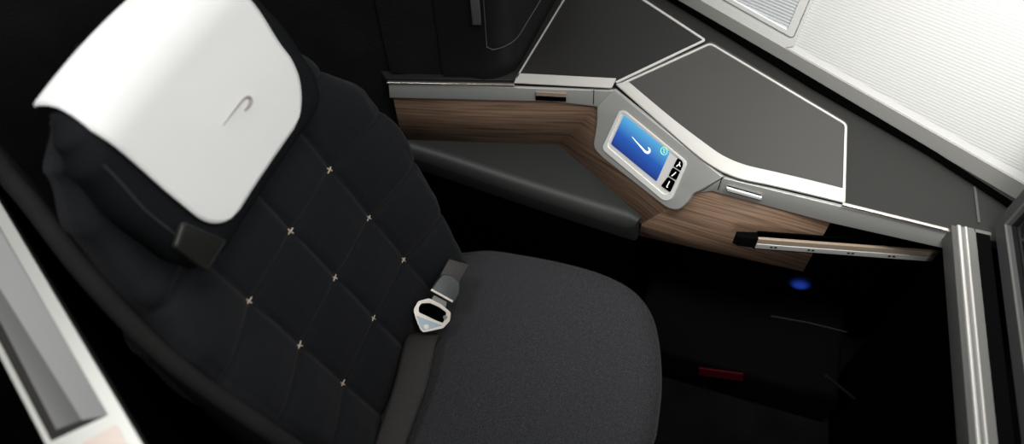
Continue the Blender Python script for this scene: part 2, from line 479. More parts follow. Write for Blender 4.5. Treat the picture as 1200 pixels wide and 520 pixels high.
c0 = V((0.0221,0.0414,0.5311)); tube('rivet', [c0+BN*.006, c0+BN*.0105], .0055, M['buckle'], bk, 20)
c0 = V((0.0510,0.0771,0.5263)); tube('roller', [c0+BN*.004, c0+BN*.010], .0045, M['steel'], bk, 16)
hole = K([(-0.0049,0.0682,0.5532), (0.0127,0.0926,0.5511), (0.0533,0.0896,0.5287), (0.0524,0.0647,0.5219), (-0.0000,0.0595,0.5481)])
prism('belt_slot', [p-BN*.003 for p in hole], BN*.004, M['void'], bk)
gp = K([(0.0061,0.1118,0.5602), (0.0121,0.1380,0.5648), (0.0189,0.1571,0.5668), (0.0377,0.1636,0.5587), (0.0573,0.1569,0.5464), (0.0629,0.1347,0.5369), (0.0575,0.1108,0.5327), (0.0513,0.1123,0.5364)])
prism('plastic_grip', rpoly([p-BN*.002 for p in gp], .006, 3), BN*.014, M['greyplastic'], belt, .004)
ge = K([(0.0061,0.1118,0.5602), (0.0073,0.1163,0.5609), (0.0540,0.1156,0.5360), (0.0546,0.1112,0.5344)])
prism('grip_edge', [p+BN*.004 for p in ge], BN*.010, M['buckle'], belt)
nk = K([(0.0168,0.1080,0.5535), (0.0452,0.1080,0.5385), (0.0463,0.0935,0.5336), (0.0143,0.0934,0.5505)])
prism('tongue_neck', [p-BN*.001 for p in nk], BN*.006, M['steel'], belt)
ts = K([(0.0152,0.1512,0.5670), (0.0217,0.1938,0.5761), (0.0648,0.2041,0.5563), (0.0557,0.1502,0.5453)])
prism('strap_end', [p-BN*.004 for p in ts], BN*.006, M['strap'], belt, .002)

# ================================================================== SIDE CONSOLE
console = thing('side_console', 'angular side console with walnut panel, silver rail, control screen and dark lids', 'side console', (.5, .75, 0))
n1 = V((0.2479,-0.9688,-0.0000)); n2 = V((-0.4998,-0.7716,0.3936)); n3 = V((-0.0250,-0.9997,-0.0000)); nw = V((-0.4813,-0.8766,-0.0000))
ZC = .746
PA = V((-.24, .514, ZC)); PB = V((.272, .645, ZC)); PC = V((.553, .463, ZC)); PD = V((1.02, .4515, ZC))
# top deck running back to the sidewall
deck = [PA+V((0, .004, -.004)), PB+V((0, .004, -.004)), PC+V((0, .004, -.004)), PD+V((0, .004, -.004)), V((1.16, .448, ZC-.004)), V((1.16, .555, ZC-.004)), V((-.05, 1.215, ZC-.004)), V((-.36, .62, ZC-.004))]
prism('top_deck', [p-V((0, 0, .02)) for p in deck], (0, 0, .02), M['deck'], console)
# seam in the deck near the window end
a, b = V((1.0387,0.5826,0.7425)), V((1.0438,0.4903,0.7425)); d = V((.0025, 0, 0))
prism('deck_seam', [a-d, b-d, b+d, a+d], (0, 0, .0015), M['steel_dark'], console)
a, b = V((0.7682,0.7045,0.7425)), V((0.7866,0.7291,0.7425)); d = V((.001, .001, 0))
# dark carcass under the deck
carc = [V((-.26, .56, 0)), V((.25, .70, 0)), V((.40, .64, 0)), V((.56, .56, 0)), V((.78, .56, 0)), V((.78, .68, 0)), V((-.1, 1.2, 0)), V((-.36, .62, 0))]
prism('carcass', carc, (0, 0, .715), M['void'], console)
# wood veneer, three folded faces with a grain that runs along them
def wall_quad(a0, a1, b1, b0, u0, u1, nu=6):
    rws, uv = [], []
    for i in range(2):
        rws.append([(V(a0)*(1-j/nu)+V(a1)*j/nu) if i == 0 else (V(b0)*(1-j/nu)+V(b1)*j/nu) for j in range(nu+1)])
        uv += [(u0+(u1-u0)*j/nu, 0. if i == 0 else .25) for j in range(nu+1)]
    return rws, uv
me = bpy.data.meshes.new('wood_panel')
W1a, W1b = V((-.235, .515, .74)), PB+V((0, 0, -.006))
F1b = V((0.1539,0.6148,0.5431)); F1b = PB+(F1b-PB)*1.25
F1t = PB+V((0, 0, -.004))
F2t = PC+V((0, 0, -.004)); F2b = V((0.4054,0.4480,0.5292))
b1 = V((-0.2173,0.5198,0.5393)); b1 = V((-.235, .515, .50))
F2b3 = V((F2b.x, .4655, F2b.z))
E3t = V((0.7845,0.4572,0.6908)); E3b = V((0.7856,0.4572,0.4860)); E3t = V((E3t.x, E3t.y, .735))
vs = [W1a, F1t, F1b, b1, F1t, F2t, F2b, F1b, F2t, E3t, E3b, V((0.4021,0.4668,0.4519)), F2b]
uv = [(0, .25), (.53, .25), (.40, 0), (0, 0), (.53, .25), (.87, .25), (.76, 0), (.40, 0), (.87, .25), (1.12, .25), (1.12, .03), (.72, 0), (.75, .03)]
me.from_pydata([tuple(v) for v in vs], [], [(0, 1, 2, 3), (4, 5, 6, 7), (8, 9, 10, 11, 12)])
lay = me.uv_layers.new(name='UVMap')
for lp in me.loops: lay.data[lp.index].uv = uv[lp.vertex_index]
wd = link('wood_panel', me, M['wood'], console, 5)
so = wd.modifiers.new('thickness', 'SOLIDIFY'); so.thickness = .006; so.offset = 1
# silver rail
r1 = K([(-0.2362,0.5150,0.7437), (0.2742,0.6456,0.7424), (0.2441,0.6379,0.6858), (0.2321,0.6348,0.6909), (0.1402,0.6113,0.7022), (-0.2416,0.5136,0.6977)])
prism('rail', r1, n1*.006, M['silver'], console, .0015)
r3 = K([(0.5516,0.4630,0.7422), (1.0014,0.4518,0.7449), (1.0208,0.4513,0.6971), (0.7858,0.4572,0.6868), (0.5550,0.4629,0.6916), (0.5365,0.4634,0.6929), (0.5136,0.4640,0.6776)])
prism('rail', r3, n3*.007, M['silver'], console, .0015)
# joints where the control bezel meets the rail
for a, b in ((V((0.2273,0.6272,0.7450)), V((0.2293,0.6277,0.6983))),):
    prism('rail_joint', [a, b, b+V((.0018, 0, 0)), a+V((.0018, 0, 0))], n1*.0006, M['void'], console)
a, b = V((0.5467,0.4560,0.7460)), V((0.5466,0.4560,0.7028))
prism('rail_joint', [a, b, b+V((.0018, 0, 0)), a+V((.0018, 0, 0))], n3*.0006, M['void'], console)
# thin polished edge strips on the rail
a, b = V((-0.2374,0.5105,0.7501)), V((0.0508,0.5843,0.7554))
prism('edge_strip', [a-V((0, 0, .005)), b-V((0, 0, .005)), b, a], n1*.005, M['chrome'], console, .001)
a, b = V((0.7856,0.4532,0.7550)), V((0.9972,0.4479,0.7543))
prism('edge_strip', [a-V((0, 0, .006)), b-V((0, 0, .006)), b, a], n3*.006, M['chrome'], console, .001)
# lip of the shelf behind the rail at the shoulder end
prism('shelf_lip', K([(-0.2472,0.5202,0.7440), (0.0427,0.6017,0.7440), (0.0442,0.6291,0.7440), (-0.1246,0.5813,0.7440), (-0.2182,0.5440,0.7440)]), (0, 0, .003), M['deck'], console, .001)
# latches
lt = K([(0.0990,0.5946,0.7338), (0.1671,0.6120,0.7313), (0.1679,0.6122,0.7065), (0.0981,0.5943,0.7076)])
lo = prism('latch', rpoly(lt, .002, 3), n1*.003, M['void'], console)
lt2 = K([(0.0996,0.5926,0.7371), (0.1675,0.6100,0.7347), (0.1679,0.6101,0.7237), (0.0996,0.5926,0.7262)])
prism('latch_tab', lt2, n1*.004, M['bronze'], lo)
lt = K([(0.5620,0.4558,0.7234), (0.6352,0.4539,0.7200), (0.6372,0.4539,0.7048), (0.5674,0.4556,0.7067)])
lo = prism('latch', rpoly(lt, .002, 3), n3*.003, M['void'], console)
lt2 = K([(0.5624,0.4538,0.7231), (0.6355,0.4519,0.7197), (0.6359,0.4519,0.7111), (0.5663,0.4537,0.7131)])
prism('latch_tab', lt2, n3*.005, M['bright'], lo, .001)

# control bezel with screen and buttons
bez = K([(0.2765,0.6427,0.7471), (0.5534,0.4614,0.7434), (0.5165,0.4573,0.6884), (0.5028,0.4578,0.6720), (0.4970,0.4498,0.6491), (0.4823,0.4441,0.6191), (0.4574,0.4537,0.6064), (0.2776,0.5655,0.5972), (0.2512,0.5848,0.6015), (0.2501,0.6141,0.6578), (0.2426,0.6347,0.6884)])
cp = prism('control_panel', rpoly(bez, [0, 0, .004, .012, .02, .02, .02, .02, .03, .03, .004]), n2*.009, M['silver'], console, .004)
lipo = rpoly(K([(0.2981,0.6042,0.7220), (0.3106,0.5992,0.7280), (0.4724,0.4928,0.7250), (0.4601,0.4557,0.6366), (0.4446,0.4580,0.6215), (0.2729,0.5685,0.6202)]), [.006, .006, .012, .01, .01, .012])
lipi = rpoly(K([(0.3034,0.5997,0.7198), (0.3106,0.5968,0.7234), (0.4672,0.4944,0.7214), (0.4537,0.4633,0.6434), (0.4426,0.4650,0.6325), (0.2834,0.5683,0.6330)]), [.006, .006, .012, .01, .01, .012])
ring('screen_lip', lipo, lipi, n2*.003, M['bright'], cp)
ins = rpoly(K([(0.3034,0.5995,0.7200), (0.3106,0.5966,0.7236), (0.4672,0.4942,0.7216), (0.4537,0.4632,0.6436), (0.4426,0.4648,0.6327), (0.2834,0.5682,0.6332)]), [.006, .006, .012, .01, .01, .012])
prism('screen_surround', ins, n2*.0006, M['bright'], cp)
sc = rpoly(K([(0.3095,0.5946,0.7198), (0.4309,0.5157,0.7192), (0.4168,0.4872,0.6454), (0.2919,0.5675,0.6442)]), .004, 4)
me = bpy.data.meshes.new('touchscreen'); me.from_pydata([tuple(p+n2*.0008) for p in sc], [], [tuple(range(len(sc)))])
lay = me.uv_layers.new(name='UVMap'); o0 = V((0.2919,0.5675,0.6442)); ux = V((0.4168,0.4872,0.6454))-o0; uy = V((0.3095,0.5946,0.7198))-o0
for lp in me.loops:
    d = V(me.vertices[lp.vertex_index].co)-o0; lay.data[lp.index].uv = (d.dot(ux)/ux.length_squared, d.dot(uy)/uy.length_squared)
link('touchscreen', me, M['screen'], cp)
hk = catmull(K([(0.3383,0.5603,0.6920), (0.3542,0.5481,0.6885), (0.3675,0.5383,0.6861), (0.3759,0.5320,0.6843), (0.3832,0.5285,0.6867), (0.3857,0.5304,0.6937), (0.3804,0.5353,0.6966)]), 5)
bm = bmesh.new(); nn = len(hk); wl = [.0004+.0026*math.sin(math.pi*min(1, (i/nn)*.62+.02)) for i in range(nn)]; wl[-6:] = [w*f for w, f in zip(wl[-6:], (.9, .8, .65, .5, .35, .15))]
for i in range(nn-1):
    t = (hk[i+1]-hk[i]).normalized(); sd = n2.cross(t)
    bm.faces.new([bm.verts.new(p) for p in (hk[i]-sd*wl[i], hk[i]+sd*wl[i], hk[i+1]+sd*wl[i+1], hk[i+1]-sd*wl[i+1])])
bmesh.ops.remove_doubles(bm, verts=bm.verts[:], dist=1e-4)
from_bm('screen_emblem', bm, M['white_glow'], cp)
gc = V((0.4169,0.5198,0.7129)); e1 = ux.normalized(); e2 = uy.normalized()
bm = bmesh.new(); tube_bm(bm, [gc+(e1*math.cos(a)+e2*math.sin(a))*.0085 for a in [2*math.pi*k/24 for k in range(24)]], .0011, 6, 0, True)
tube_bm(bm, [gc+e1*.004-e2*.003, gc-e1*.001-e2*.001, gc+e1*.002+e2*.003, gc-e1*.004+e2*.003], .0012, 6)
from_bm('screen_icon', bm, M['green'], cp)
bq = [[(0.4501,0.5035,0.7195), (0.4674,0.4932,0.7214), (0.4629,0.4857,0.7011), (0.4454,0.4960,0.6990)],
      [(0.4444,0.4949,0.6956), (0.4622,0.4845,0.6978), (0.4581,0.4768,0.6775), (0.4400,0.4872,0.6749)],
      [(0.4392,0.4860,0.6716), (0.4570,0.4757,0.6739), (0.4519,0.4651,0.6467), (0.4293,0.4788,0.6447)]]
for kq, q in enumerate(bq):
    q = K(q); bt = prism('button', rpoly(q, .003, 3), n2*.002, M['void'], cp, .0006)
    c = sum(q, V((0, 0, 0)))/4; a = (q[0]-q[3])*.5; b = (q[1]-q[0])*.5
    if kq == 0: icon = [c-a*.6-b*.3, c+a*.1+b*.05, c+a*.6-b*.05]; icon2 = [c-a*.2+b*.5, c+a*.1+b*.05]
    elif kq == 1: icon = [c-a*.65-b*.25, c-a*.1+b*.0, c+a*.6+b*.25]; icon2 = None
    else: icon = [c-a*.55+b*.1, c+a*.6-b*.15]; icon2 = [c-a*.55+b*.1, c-a*.5+b*.4]
    bm = bmesh.new(); tube_bm(bm, [p+n2*.002 for p in icon], .0014, 6)
    if icon2: tube_bm(bm, [p+n2*.002 for p in icon2], .0012, 6)
    from_bm('button_icon', bm, M['icon'], cp)

# lids
def lid(name, panel, outer_rim, inner_rim, z0):
    l = prism(name, panel, (0, 0, .005), M['lid'], console, .0015)
    return l
lz = .747
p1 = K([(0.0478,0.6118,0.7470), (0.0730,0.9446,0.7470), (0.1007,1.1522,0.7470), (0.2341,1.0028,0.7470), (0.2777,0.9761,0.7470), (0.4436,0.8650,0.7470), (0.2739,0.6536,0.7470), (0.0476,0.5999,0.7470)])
l1 = prism('storage_lid', p1, (0, 0, .006), M['lid_shaded'], console)
l1['label'] = 'storage lid at the shoulder end, shade put into its colour'
def strip_poly(a, b, w, n=V((0, 0, 1))):
    t = (b-a).normalized(); s = n.cross(t)*w*.5; return [a-s, b-s, b+s, a+s]
def edge_frame(name, path, w, h, m, parent):
    bm = bmesh.new(); path = [V(p) for p in path]; up = V((0, 0, h)); L, Rr = [], []
    for i, p in enumerate(path):
        t1 = (p-path[i-1]).normalized() if i else None; t2 = (path[i+1]-p).normalized() if i < len(path)-1 else None
        t1 = t1 or t2; t2 = t2 or t1; s1 = V((-t1.y, t1.x, 0)); s2 = V((-t2.y, t2.x, 0)); s = (s1+s2).normalized(); c = max(.4, s.dot(s1))
        L.append(p+s*w/2/c); Rr.append(p-s*w/2/c)
    vs = [[bm.verts.new(q) for q in arr] for arr in (L, [q+up for q in L], [q+up for q in Rr], Rr)]
    for k in range(4):
        a, b = vs[k], vs[(k+1) % 4]
        for i in range(len(path)-1): bm.faces.new((a[i], a[i+1], b[i+1], b[i]))
    for e in (0, -1): bm.faces.new([v[e] for v in vs])
    return from_bm(name, bm, m, parent)
def smooth_path(pts, r, seg=5):
    pts = [V(p) for p in pts]; out = [pts[0]]
    for i in range(1, len(pts)-1):
        p = pts[i]; a = pts[i-1]-p; b = pts[i+1]-p; ri = min(r, a.length*.45, b.length*.45)
        s, e = p+a.normalized()*ri, p+b.normalized()*ri
        out += [s*(1-t)**2+p*2*t*(1-t)+e*t*t for t in [k/seg for k in range(seg+1)]]
    return out+[pts[-1]]
edge_frame('lid_frame', smooth_path([(0.0491,0.6020,0.7535), (0.0764,0.9080,0.7535), (0.1027,1.1427,0.7535)], .001), .0035, .002, M['frame'], l1)
edge_frame('lid_frame', smooth_path([(0.1769,1.0322,0.7535), (0.2636,0.9667,0.7535), (0.4418,0.8565,0.7535), (0.2729,0.6549,0.7535)], .008), .0062, .002, M['frame'], l1)
fs = K([(0.0492,0.5859,0.7535), (0.0480,0.6181,0.7535), (0.2700,0.6672,0.7535), (0.2679,0.6346,0.7535)])
prism('lid_front_edge', rpoly(fs, [.001, .001, .001, .006], 3), (0, 0, .002), M['frame'], l1)
p2 = K([(0.2763,0.6601,0.7470), (0.4566,0.8608,0.7470), (0.7817,0.6802,0.7470), (0.7909,0.4634,0.7470), (0.6131,0.4661,0.7470), (0.5508,0.4731,0.7470), (0.5276,0.4854,0.7470)])
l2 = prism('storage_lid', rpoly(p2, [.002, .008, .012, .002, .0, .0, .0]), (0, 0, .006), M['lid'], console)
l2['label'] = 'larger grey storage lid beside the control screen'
edge_frame('lid_frame', smooth_path([(0.2885,0.6567,0.7535), (0.4564,0.8481,0.7535), (0.7773,0.6725,0.7535), (0.7867,0.4569,0.7535)], .010), .005, .002, M['frame'], l2)
# broad polished front edge that follows the bend
fo = catmull(K([(0.2739,0.6509,0.7535), (0.3771,0.5745,0.7535), (0.4771,0.4999,0.7535), (0.5287,0.4703,0.7535), (0.5800,0.4563,0.7535), (0.6470,0.4571,0.7535), (0.7230,0.4564,0.7535), (0.7884,0.4552,0.7535)]), 6)
fi = catmull(K([(0.3009,0.6634,0.7535), (0.4134,0.5828,0.7535), (0.5056,0.5238,0.7535), (0.5448,0.5034,0.7535), (0.5887,0.4936,0.7535), (0.6480,0.4927,0.7535), (0.7199,0.4913,0.7535), (0.7838,0.4890,0.7535)]), 6)
bm = bmesh.new()
for i in range(len(fo)-1):
    q = [fo[i], fo[i+1], fi[i+1], fi[i]]; up = V((0, 0, .003))
    mid = [(a+b)/2+up for a, b in ((fo[i], fi[i]), (fo[i+1], fi[i+1]))]
    bm.faces.new([bm.verts.new(p) for p in (fo[i]-up, fo[i+1]-up, fo[i+1]+up*.2, fo[i]+up*.2)])
    bm.faces.new([bm.verts.new(p) for p in (fo[i]+up*.2, fo[i+1]+up*.2, mid[1], mid[0])])
    bm.faces.new([bm.verts.new(p) for p in (mid[0], mid[1], fi[i+1]+up*.7, fi[i]+up*.7)])
bmesh.ops.remove_doubles(bm, verts=bm.verts[:], dist=1e-5)
from_bm('lid_front_edge', bm, M['frame'], l2)

# leather arm ledge, below the wood
al = K([(-0.2331,0.5024,0.5430), (-0.0439,0.5573,0.5430), (0.1539,0.6149,0.5430), (0.4028,0.4523,0.5430)])
fe = [V((.395, .432, .543)), V((.0, .470, .543)), V((-.20, .49, .543))]
top = [al[0], al[1], al[2], al[3]+V((.002, -.002, 0))]+fe
rows = []
front = [V((-.22, .49, 0)), V((-.1, .479, 0)), V((.0, .4685, 0)), V((.1, .459, 0)), V((.2, .450, 0)), V((.3, .442, 0)), V((.375, .437, 0)), V((.392, .437, 0))]
backl = [V((-.24, .535, 0)), V((-.12, .56, 0)), V((.0, .592, 0)), V((.1, .618, 0)), V((.17, .63, 0)), V((.27, .56, 0)), V((.36, .495, 0)), V((.402, .458, 0))]
for f, b in zip(front, backl):
    d = (b-f); L_ = d.length; dn = d.normalized(); row = [b+V((0, 0, .455)), b+V((0, 0, .543))]
    r = min(.035, L_*.7)
    for k in range(9):
        a = k/8*math.pi/2; row.append(f+dn*(r-r*math.sin(a))+V((0, 0, .543-r+r*math.cos(a))))
    row.append(f+dn*.012+V((0, 0, .455))); rows.append(row)
grid_mesh('arm_ledge', rows, M['ledge'], console, closed_u=True, caps=True)
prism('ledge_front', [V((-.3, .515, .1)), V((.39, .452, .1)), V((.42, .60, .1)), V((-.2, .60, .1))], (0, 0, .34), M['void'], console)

# ================================================================== TRAY TABLE ARM
tray = thing('tray_table', 'slim folded tray table edge with bronze and silver strips against the walnut panel', 'tray table', (.82, .43, .60))
tA, tB = V((0.6546,0.4108,0.6200)), V((1.0486,0.4953,0.6200))
td = (tB-tA).normalized(); tn = V((td.y, -td.x, 0)); 
if tn.y > 0: tn = -tn
def barbox(name, o0, o1, z0, z1, m, parent, s0=0, s1=1, bev=0.):
    a = tA+(tB-tA)*s0; b = tA+(tB-tA)*s1
    return prism(name, [V((*(a+tn*o0).xy, z0)), V((*(b+tn*o0).xy, z0)), V((*(b+tn*o1).xy, z0)), V((*(a+tn*o1).xy, z0))], (0, 0, z1-z0), m, parent, bev)
barbox('table_leaf', -.018, -.002, .585, .632, M['void'], tray)
ts_ = barbox('silver_strip', -.002, .006, .600, .6155, M['silver'], tray, 0, .93, .001)
barbox('bronze_strip', -.014, .004, .617, .632, M['bronze'], tray, 0, .93, .001)
barbox('dark_groove', -.004, .0035, .6152, .6175, M['void'], tray, 0, .93)
for s in (.075, .27, .475, .685):
    for e in (0, .022): barbox('screw_slot', .005, .0068, .6065, .6105, M['void'], ts_, s+e, s+e+.013)
# dark end cap
ec = [tA+td*.002+tn*.004, tA-td*.035+tn*.002, tA-td*.047-tn*.004, tA-td*.044-tn*.014, tA+td*.002-tn*.016]
prism('end_cap', [V((p.x, p.y, .598)) for p in ec], (0, 0, .034), M['black'], tray, .004)

# ================================================================== STOWAGE CABINET AT THE SHOULDER
cabinet = thing('stowage_cabinet', 'tall black stowage cabinet standing on the console beside the headrest', 'cabinet', (-.1, .75, .745))
cb = [V((-.118, .564, .746)), V((-.06, .580, .746))]
for k in range(9):
    a = -1.32+1.25*k/8; cb.append(V((-.048+.088*math.cos(a), .668+.088*math.sin(a), .746)))
cb += [V((.055, .93, .746)), V((.062, 1.08, .746)), V((-.05, 1.14, .746)), V((-.15, .70, .746))]
prism('body', cb, (0, 0, .62), M['cab'], cabinet)
prism('fabric_side', [V((-.243, .540, .746)), V((-.119, .572, .746)), V((-.151, .70, .746)), V((-.30, .64, .746))], (0, 0, .62), M['cabfab'], cabinet)
# recessed door outline follows the rounded corner
def cab_off(i, off, z):
    p = cb[i]; a = cb[i-1]; b = cb[i+1]; t = (b-a).normalized(); return V((p.x+t.y*off, p.y-t.x*off, z))
seam = [cab_off(3, .001, z) for z in (1.33, 1.2, 1.0, .90, .86, .845)]+[cab_off(i, .001, .835) for i in range(4, 11)]+[V((.051, .80, .835)), V((.057, .93, .835)), V((.062, 1.05, .835))]
tube('door', seam, .0013, M['monitor'], cabinet, 6)
hd = [cab_off(2, .001, .95)+V((dx, dx*.25, 0)) for dx in (-.012, .006)]
bm = bmesh.new(); prism_bm(bm, [hd[0]+V((0, 0, -.035)), hd[1]+V((0, 0, -.035)), hd[1]+V((0, 0, .06)), hd[0]+V((0, 0, .06))], n1*.012, .003); from_bm('handle', bm, M['monitor'], cabinet)

# ================================================================== FRONT PARTITION WITH METAL TOP TRIM
part = thing('front_partition', 'narrow partition with a bright silver metal top trim at the console end', 'partition', (1.03, .2, 0))
def trim_quad(name, x0, x1, z0, z1, m, y0=.453, y1=-.65, sk=.0, bev=0.):
    sl = .022/.45
    return prism(name, [V((x0, y0, z0)), V((x0+sl*(y0-y1), y1, z0)), V((x1+sl*(y0-y1), y1, z0)), V((x1, y0, z0))], (0, 0, z1-z0), m, part, bev)
trim_quad('panel', 1.0, 1.065, 0, .735, M['void'])
trim_quad('trim_face', .984, 1.006, .722, .762, M['steel_dark'], bev=.002)
trim_quad('bright_bead', .994, 1.000, .7615, .767, M['frame'], bev=.002)
trim_quad('trim_top', 1.000, 1.007, .735, .763, M['inset'])
trim_quad('bright_bead', 1.007, 1.011, .7615, .767, M['frame'], bev=.0015)
trim_quad('trim_top', 1.011, 1.026, .735, .765, M['steel'])
trim_quad('dark_inlay', 1.026, 1.052, .735, .7645, M['black'], y0=.445)
trim_quad('inlay_end', 1.024, 1.054, .735, .765, M['steel'], y0=.453, y1=.446)

# ================================================================== MONITOR
mon = thing('video_monitor', 'black video monitor with a dark grey frame cropped by the right edge', 'monitor', (1.09, .1, .77))
sl = .022/.45
def mp(y, z, dx=0): return V((1.060+dx+sl*(.453-y), y, z))
mo = [mp(.475, .768), mp(-.35, .768), mp(-.35, 1.20), mp(.475, 1.20)]
mi_ = [mp(.449, .800), mp(-.32, .800), mp(-.32, 1.175), mp(.449, 1.175)]
bm = bmesh.new(); ring_bm(bm, mo, mi_, V((.035, 0, 0))); from_bm('frame', bm, M['monitor'], mon)
prism('screen', [p+V((.012, 0, 0)) for p in mi_], (.02, 0, 0), M['glass'], mon)
bm = bmesh.new(); ring_bm(bm, [p+V((-.001, 0, 0)) for p in mi_], [mp(.4465, .8025, -.001), mp(-.318, .8025, -.001), mp(-.318, 1.172, -.001), mp(.4465, 1.172, -.001)], V((.004, 0, 0))); from_bm('frame_lip', bm, M['steel'], mon)

# ================================================================== AISLE DIVIDER (near the camera)
div = thing('aisle_divider', 'metal-rimmed aisle divider with a recessed grey panel in the lower left foreground', 'divider', (-0.3324,-0.3910,1.0000))
zt = 1.10
rim_o = K([(-0.6825,-0.0887,1.1000), (-0.4741,-0.2105,1.1000), (-0.1086,-0.4227,1.1000), (-0.0125,-0.4787,1.1000), (-0.1095,-0.5201,1.1000), (-0.2953,-0.4167,1.1000), (-0.4577,-0.3300,1.1000)])
rim_o = [p-V((0, 0, .004)) for p in rim_o]
bm = bmesh.new()
prism_bm(bm, [p-V((0, 0, 1.09)) for p in rim_o], (0, 0, 1.07)); from_bm('panel', bm, M['void'], div)
ring('side_band', rim_o, [V(p) for p in [(-0.6392,-0.1352,1.1000), (-0.4402,-0.2496,1.1000), (-0.1182,-0.4347,1.1000), (-0.0678,-0.4659,1.1000), (-0.1505,-0.4894,1.1000), (-0.3037,-0.4070,1.1000), (-0.4714,-0.3154,1.1000)]], (0, 0, -.03), M['insetdark'], div)
bz = K([(-0.1266,-0.4734,1.1003), (-0.1019,-0.4417,1.1003), (-0.0310,-0.4848,1.1003), (-0.0873,-0.5030,1.1003)])
prism('end_plate', rpoly(bz, .004, 3), (0, 0, .001), M['bronze_plate'], div)
io = K([(-0.6392,-0.1352,1.1000), (-0.4402,-0.2496,1.1000), (-0.1182,-0.4347,1.1000), (-0.1631,-0.4829,1.1000), (-0.3122,-0.3972,1.1000), (-0.4853,-0.3004,1.1000)])
rims = [[(-0.6825,-0.0887,1.1000), (-0.4741,-0.2105,1.1000), (-0.1086,-0.4227,1.1000), (-0.1182,-0.4347,1.1000), (-0.4423,-0.2472,1.1000), (-0.6419,-0.1323,1.1000)],
        [(-0.1086,-0.4227,1.1000), (-0.0125,-0.4787,1.1000), (-0.1095,-0.5201,1.1000), (-0.1662,-0.4881,1.1000), (-0.1631,-0.4829,1.1000), (-0.1182,-0.4347,1.1000)],
        [(-0.4853,-0.3004,1.1000), (-0.3122,-0.3972,1.1000), (-0.1631,-0.4829,1.1000), (-0.1662,-0.4881,1.1000), (-0.2986,-0.4128,1.1000), (-0.4661,-0.3211,1.1000)]]
bm = bmesh.new()
for r in rims: prism_bm(bm, [V(p)-V((0, 0, .004)) for p in r], (0, 0, .004), 0)
from_bm('rim', bm, M['trimw'], div)
inn = K([(-0.5587,-0.2323,1.0880), (-0.3819,-0.3271,1.0880), (-0.1536,-0.4480,1.0880), (-0.1759,-0.4674,1.0880), (-0.3464,-0.3680,1.0880), (-0.5259,-0.2675,1.0880)])
iom = [p-V((0, 0, .001)) for p in io]
bm = bmesh.new(); n_ = len(io); vo = [bm.verts.new(p) for p in iom]; vi = [bm.verts.new(p) for p in inn]
for i in range(n_):
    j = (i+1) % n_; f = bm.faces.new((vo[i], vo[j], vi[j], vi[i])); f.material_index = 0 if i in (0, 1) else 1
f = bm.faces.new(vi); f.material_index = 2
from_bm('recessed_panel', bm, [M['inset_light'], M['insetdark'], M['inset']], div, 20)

# ================================================================== FOOTWELL
led = thing('footwell_light', 'small glowing blue light inside the dark footwell', 'light', (0.8394,0.6060,0.2294))
lc = led.location.copy()
_m = M['blue']; _N = _m.node_tree.nodes; _L = _m.node_tree.links     # soft halo put into the emission of an enlarged lens, brightest mid-lens
_tc = _N.new('ShaderNodeTexCoord'); _vm = _N.new('ShaderNodeVectorMath'); _vm.operation = 'DISTANCE'; _vm.inputs[1].default_value = lc
_L.new(_tc.outputs['Object'], _vm.inputs[0]); _mr = _N.new('ShaderNodeMapRange'); _mr.interpolation_type = 'SMOOTHERSTEP'
_mr.inputs[1].default_value = .004; _mr.inputs[2].default_value = .034; _mr.inputs[3].default_value = .45; _mr.inputs[4].default_value = .0
_L.new(_vm.outputs['Value'], _mr.inputs[0]); _L.new(_mr.outputs[0], _N['Principled BSDF'].inputs['Emission Strength'])
bm = bmesh.new(); bmesh.ops.create_uvsphere(bm, u_segments=20, v_segments=12, radius=.034, matrix=Matrix.Translation(lc) @ Matrix.Diagonal((1, .4, 1, 1))); from_bm('lens', bm, M['blue'], led)
bm = bmesh.new(); ring_bm(bm, [lc+V((math.cos(a)*.040, .0, math.sin(a)*.040)) for a in [2*math.pi*k/24 for k in range(24)]], [lc+V((math.cos(a)*.034, .0, math.sin(a)*.034)) for a in [2*math.pi*k/24 for k in range(24)]], V((0, .01, 0))); from_bm('lens_ring', bm, M['black'], led)
fw = console
bm = bmesh.new(); box_bm(bm, (.45, .335, 0), (.985, .618, .15), .02); fw = from_bm('footwell_base', bm, M['black'], console)
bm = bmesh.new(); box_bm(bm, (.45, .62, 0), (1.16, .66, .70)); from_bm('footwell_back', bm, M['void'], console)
for a, b in (((905, 371), (990, 388)),): pass
tube('edge_trim', [V((0.7903,0.5258,0.1520)), V((0.8909,0.5358,0.1520)), V((0.9883,0.5372,0.1520))], .003, M['dimtrim'], fw)
tube('edge_trim', [V((0.9140,0.3280,0.2713)), V((1.0440,0.3280,0.1644)), V((1.1833,0.3280,0.0497))], .004, M['dimtrim'], fw)
tag_pts = K([(0.6344,0.3330,0.1213), (0.7426,0.3330,0.1573), (0.7512,0.3330,0.1198), (0.6416,0.3330,0.0821)])
rt = prism('red_tag', tag_pts, (0, -.004, 0), M['red']); tag(rt, 'small red strip on the footwell base near the carpet', 'tag')

# ================================================================== CABIN SIDEWALL (setting)
fd = V((.765, -.42, 0)).normalized(); W0 = V((.355, 1.0, 0))
def wp_(a, z, off=0): return W0+fd*a+V((0, 0, z))+nw*off
def wall_strip(name, rowsz, m, a0=-.7, a1=1.35, uvrot=0.):
    """rowsz: list of (z, off)"""
    rws, uv = [], []
    for z, off in rowsz:
        for_row = []
        for j in range(25):
            a = a0+(a1-a0)*j/24; for_row.append(wp_(a, z, off)); uv.append((a*math.cos(uvrot)+z*math.sin(uvrot), -a*math.sin(uvrot)+z*math.cos(uvrot)))
        rws.append(for_row)
    return grid_mesh(name, rws, m, None, uv=lambda i: uv[i])
struct(wall_strip('wall_window', [(.785, .003), (.80, .001)], M['white']))
struct(wall_strip('wall_window', [(.80, .001), (.86, -.001), (1.0, -.004), (1.2, -.006), (1.5, -.004), (1.8, .02)], M['ribs'], uvrot=math.radians(6)))
